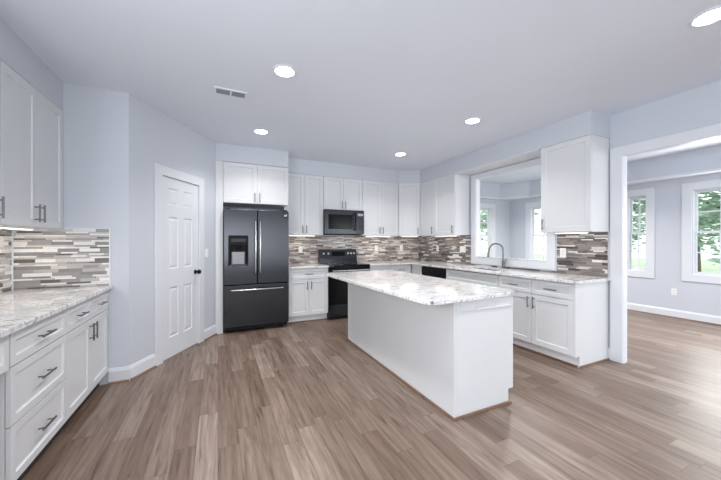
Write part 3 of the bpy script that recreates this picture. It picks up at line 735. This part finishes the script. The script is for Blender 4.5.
# ------------------------------------------------------------------ outlets and switches
def plate(name, label, cat, loc, rz, wdt=.072, kind='outlet', group=None):
    t = thing(name, label, cat, loc, rz, group)
    MB().box(-wdt / 2, wdt / 2, -.006, 0, -.058, .058).build('cover_plate', 'plate', t, .002)
    n = round(wdt / .072)
    for i in range(n):
        cx = -wdt / 2 + wdt / n * (i + .5)
        if kind == 'outlet' :
            for dz in (-.02, .02):
                rc_ = MB().box(cx - .016, cx + .016, -.008, -.006, dz - .014, dz + .014).build('receptacle', 'plate', t, .001)
                MB().box(cx - .008, cx - .005, -.0085, -.008, dz - .006, dz + .006).box(cx + .005, cx + .008, -.0085, -.008, dz - .006, dz + .006).build('slots', 'slot', rc_)
        else:
            MB().box(cx - .014, cx + .014, -.010, -.006, -.032, .032).build('rocker', 'plate', t, .0015)
    return t
TB_ = YB - .008; TR_ = XR - .008
plate('wall_outlet', 'white outlet on the mosaic between refrigerator and range', 'outlet', (1.36, TB_, 1.17), 0)
plate('wall_outlet', 'white outlet on the back mosaic just right of the range', 'outlet', (2.92, TB_, 1.18), 0)
plate('wall_outlet', 'white outlet on the back mosaic closest to the corner', 'outlet', (3.52, TB_, 1.18), 0)
plate('wall_outlet', 'white outlet on the right mosaic above the dishwasher', 'outlet', (TR_, 4.86, 1.18), BR)
plate('light_switch', 'wide double white switch plate on the mosaic beside the pass-through casing', 'switch', (TR_, 4.17, 1.18), BR, .144, 'switch')
plate('wall_outlet', 'white outlet on the mosaic under the cabinet right of the pass-through', 'outlet', (TR_, 2.42, 1.18), BR)
plate('light_switch', 'white light switch on the angled wall right of the panelled door', 'switch', (KX + UX * 1.235 , KY + UY * 1.235, 1.165), math.atan2(UY, UX), .072, 'switch')
plate('wall_outlet', 'white outlet low on the far dining room wall between the windows', 'outlet', (XF, 2.49, .445), BR)

# ------------------------------------------------------------------ ceiling lights, vent, under-cabinet lights
LS = [(.50, 2.55, 'white recessed ceiling light nearest the air vent'),
      (.50, 4.08, 'white recessed ceiling light in front of the refrigerator cabinet'),
      (2.67, 4.19, 'smallest white recessed ceiling light, near the back corner'),
      (2.69, 2.67, 'white recessed ceiling light over the far part of the island, left of pass-through'),
      (2.79, .80, 'large white recessed ceiling light at the upper right edge of the photo')]
def make_light():
    t = thing('recessed_light', '', 'ceiling light', (0, 0, 0))
    MB().lathe([(.098, 0), (.098, -.004), (.080, -.008), (.074, -.004), (.074, 0)], n=40).build('trim_ring', 'ceil', t, smooth=True)
    MB().lathe([(.074, -.001), (.06, -.003), (.03, -.004), (.0005, -.004)], n=40).build('diffuser', 'lamp', t, smooth=True)
    return t
p0_ = make_light()
for i, (x, y, lb) in enumerate(LS):
    if i == 0: o = p0_
    else:
        o = p0_.copy(); C.objects.link(o)
        for ch in p0_.children: c = ch.copy(); C.objects.link(c); c.parent = o
    zc = DC if x > RT else CEI
    o.location = (x, y, zc); o['label'] = lb; o['group'] = 'recessed ceiling lights'
    area('recessed_lamp', (x, y, zc - .012), (0, 0, 0), .14, .14, 18 if x < 1 and y < 3 else 12, (1, .97, .93), 'DISK', 125)

vt = thing('ceiling_vent', 'small rectangular white air vent in the ceiling above the angled wall door', 'vent', (.11, 3.135, CEI))
MB().cells([-.145, -.125, .125, .145], [-.07, -.05, .05, .07], lambda u, v: not (abs(u) < .125 and abs(v) < .05), -.008, 0, 'xy').box(-.008, .008, -.05, .05, -.008, 0).build('frame', 'ceil', vt)
MB().box(-.125, .125, -.05, .05, -.0015, 0).build('backing', 'slot', vt)
for k in range(6):
    y = -.040 + k * .016
    MB().prism([(-.124, y), (.124, y), (.124, y + .006), (-.124, y + .006)], -.007, -.0015).build('louver', 'grey', vt)

def ucl(label, loc, rz, ln, watt, z=ZB):
    t = thing('under_cabinet_light', label, 'light', (loc[0], loc[1], z), rz, 'under-cabinet light bars')
    MB().box(-ln / 2, ln / 2, -.025, .025, -.010, 0).build('housing', 'plate', t, .002)
    MB().box(-ln / 2 + .01, ln / 2 - .01, -.020, .020, -.0135, -.010).build('diffuser', 'strip', t)
    area('bar_lamp', (loc[0], loc[1], z - .018), (0, 0, rz), ln * .95, .04, watt, (1, .86, .70))
U = .8
ucl('light bar under the wall cabinet between refrigerator and microwave', (1.33, 5.30), 0, .50, U)
ucl('light bar under the wall cabinet right of the microwave', (2.86, 5.30), 0, .55, U)
ucl('light bar under the corner wall cabinet', (3.52, 5.18), math.atan2(-.19, .37), .34, U * .7)
ucl('light bar under the wall cabinet left of the pass-through', (3.78, 4.40), BR, .55, U)
ucl('light bar under the wall cabinet right of the pass-through', (3.76, 2.20), BR, .36, U)
ucl('light bar under the left wall cabinet beside the end wall', (-1.40, 3.20), BL, .45, U * 1.1)
ucl('light bar under the left wall cabinet at the photo edge', (-1.37, 2.62), BL, .40, U)

# ------------------------------------------------------------------ outside the windows
struct(MB().box(XF + .3, 45, -25, 40, -.65, -.6).build('ground_outside', 'grass'))
struct(MB().box(-14, XF + .3, YF + .4, 40, -.65, -.6).build('ground_outside.001', 'grass'))
def tree(label, loc, h, cr, seed):
    rnd = random.Random(seed); t = thing('tree', label, 'tree', loc, 0, 'trees outside the dining windows')
    tk = MB().tube([(0, 0, 0), (.08, .05, h * .3), (.02, .1, h * .6), (.05, 0, h * .85)], lambda s: .16 * (1 - s * .7))
    for k in range(6):
        a_ = rnd.uniform(0, 6.28); z = h * rnd.uniform(.3, .7); tk.tube([(.03, .05, z), (math.cos(a_) * cr * .4, math.sin(a_) * cr * .4, z + .5), (math.cos(a_) * cr * .75, math.sin(a_) * cr * .75, z + 1.1)], lambda s: .05 * (1 - s * .6), 6)
    tk.build('trunk', 'bark', t, smooth=True)
    lf = MB(); cl = [(rnd.uniform(-cr, cr) * .75, rnd.uniform(-cr, cr) * .75, h * rnd.uniform(.22, 1), rnd.uniform(.5, 1) * cr * .42) for _ in range(26)]
    for _ in range(3600):
        cx, cy, cz, r_ = rnd.choice(cl); d = Vector((rnd.gauss(0, 1), rnd.gauss(0, 1), rnd.gauss(0, 1))).normalized() * r_ * rnd.uniform(.5, 1)
        p = Vector((cx, cy, cz)) + d; q = Matrix.Rotation(rnd.uniform(0, 6.28), 3, 'Z') @ Matrix.Rotation(rnd.uniform(-1.2, 1.2), 3, 'X'); s_ = rnd.uniform(.10, .22)
        lf.face([p + q @ Vector(v) * s_ for v in ((-1, 0, 0), (0, -.5, .1), (1, 0, 0), (0, .5, .1))])
    lf.build('foliage', 'leaf', t, fix=False)
for i, (x, y, h, c_r, lb) in enumerate([
    (19.0, 4.6, 7.5, 2.4, 'leafy green tree seen through the near dining window'),
    (19.5, 9.6, 7.5, 2.4, 'leafy green tree seen through the narrow dining window'),
    (26.0, 8.0, 9.5, 3.2, 'taller leafy tree standing behind the others outside the dining room'),
    (19.5, 16.2, 7.5, 2.5, 'leafy green tree seen through the pass-through on the right'),
    (26.0, 23.5, 9.5, 3.2, 'leafy tree farther back seen through the pass-through'),
    (16.0, 22.5, 8.0, 2.6, 'leafy tree behind the house seen through the left pass-through window')]):
    tree(lb, (x, y, -.6), h, c_r, 30 + i)
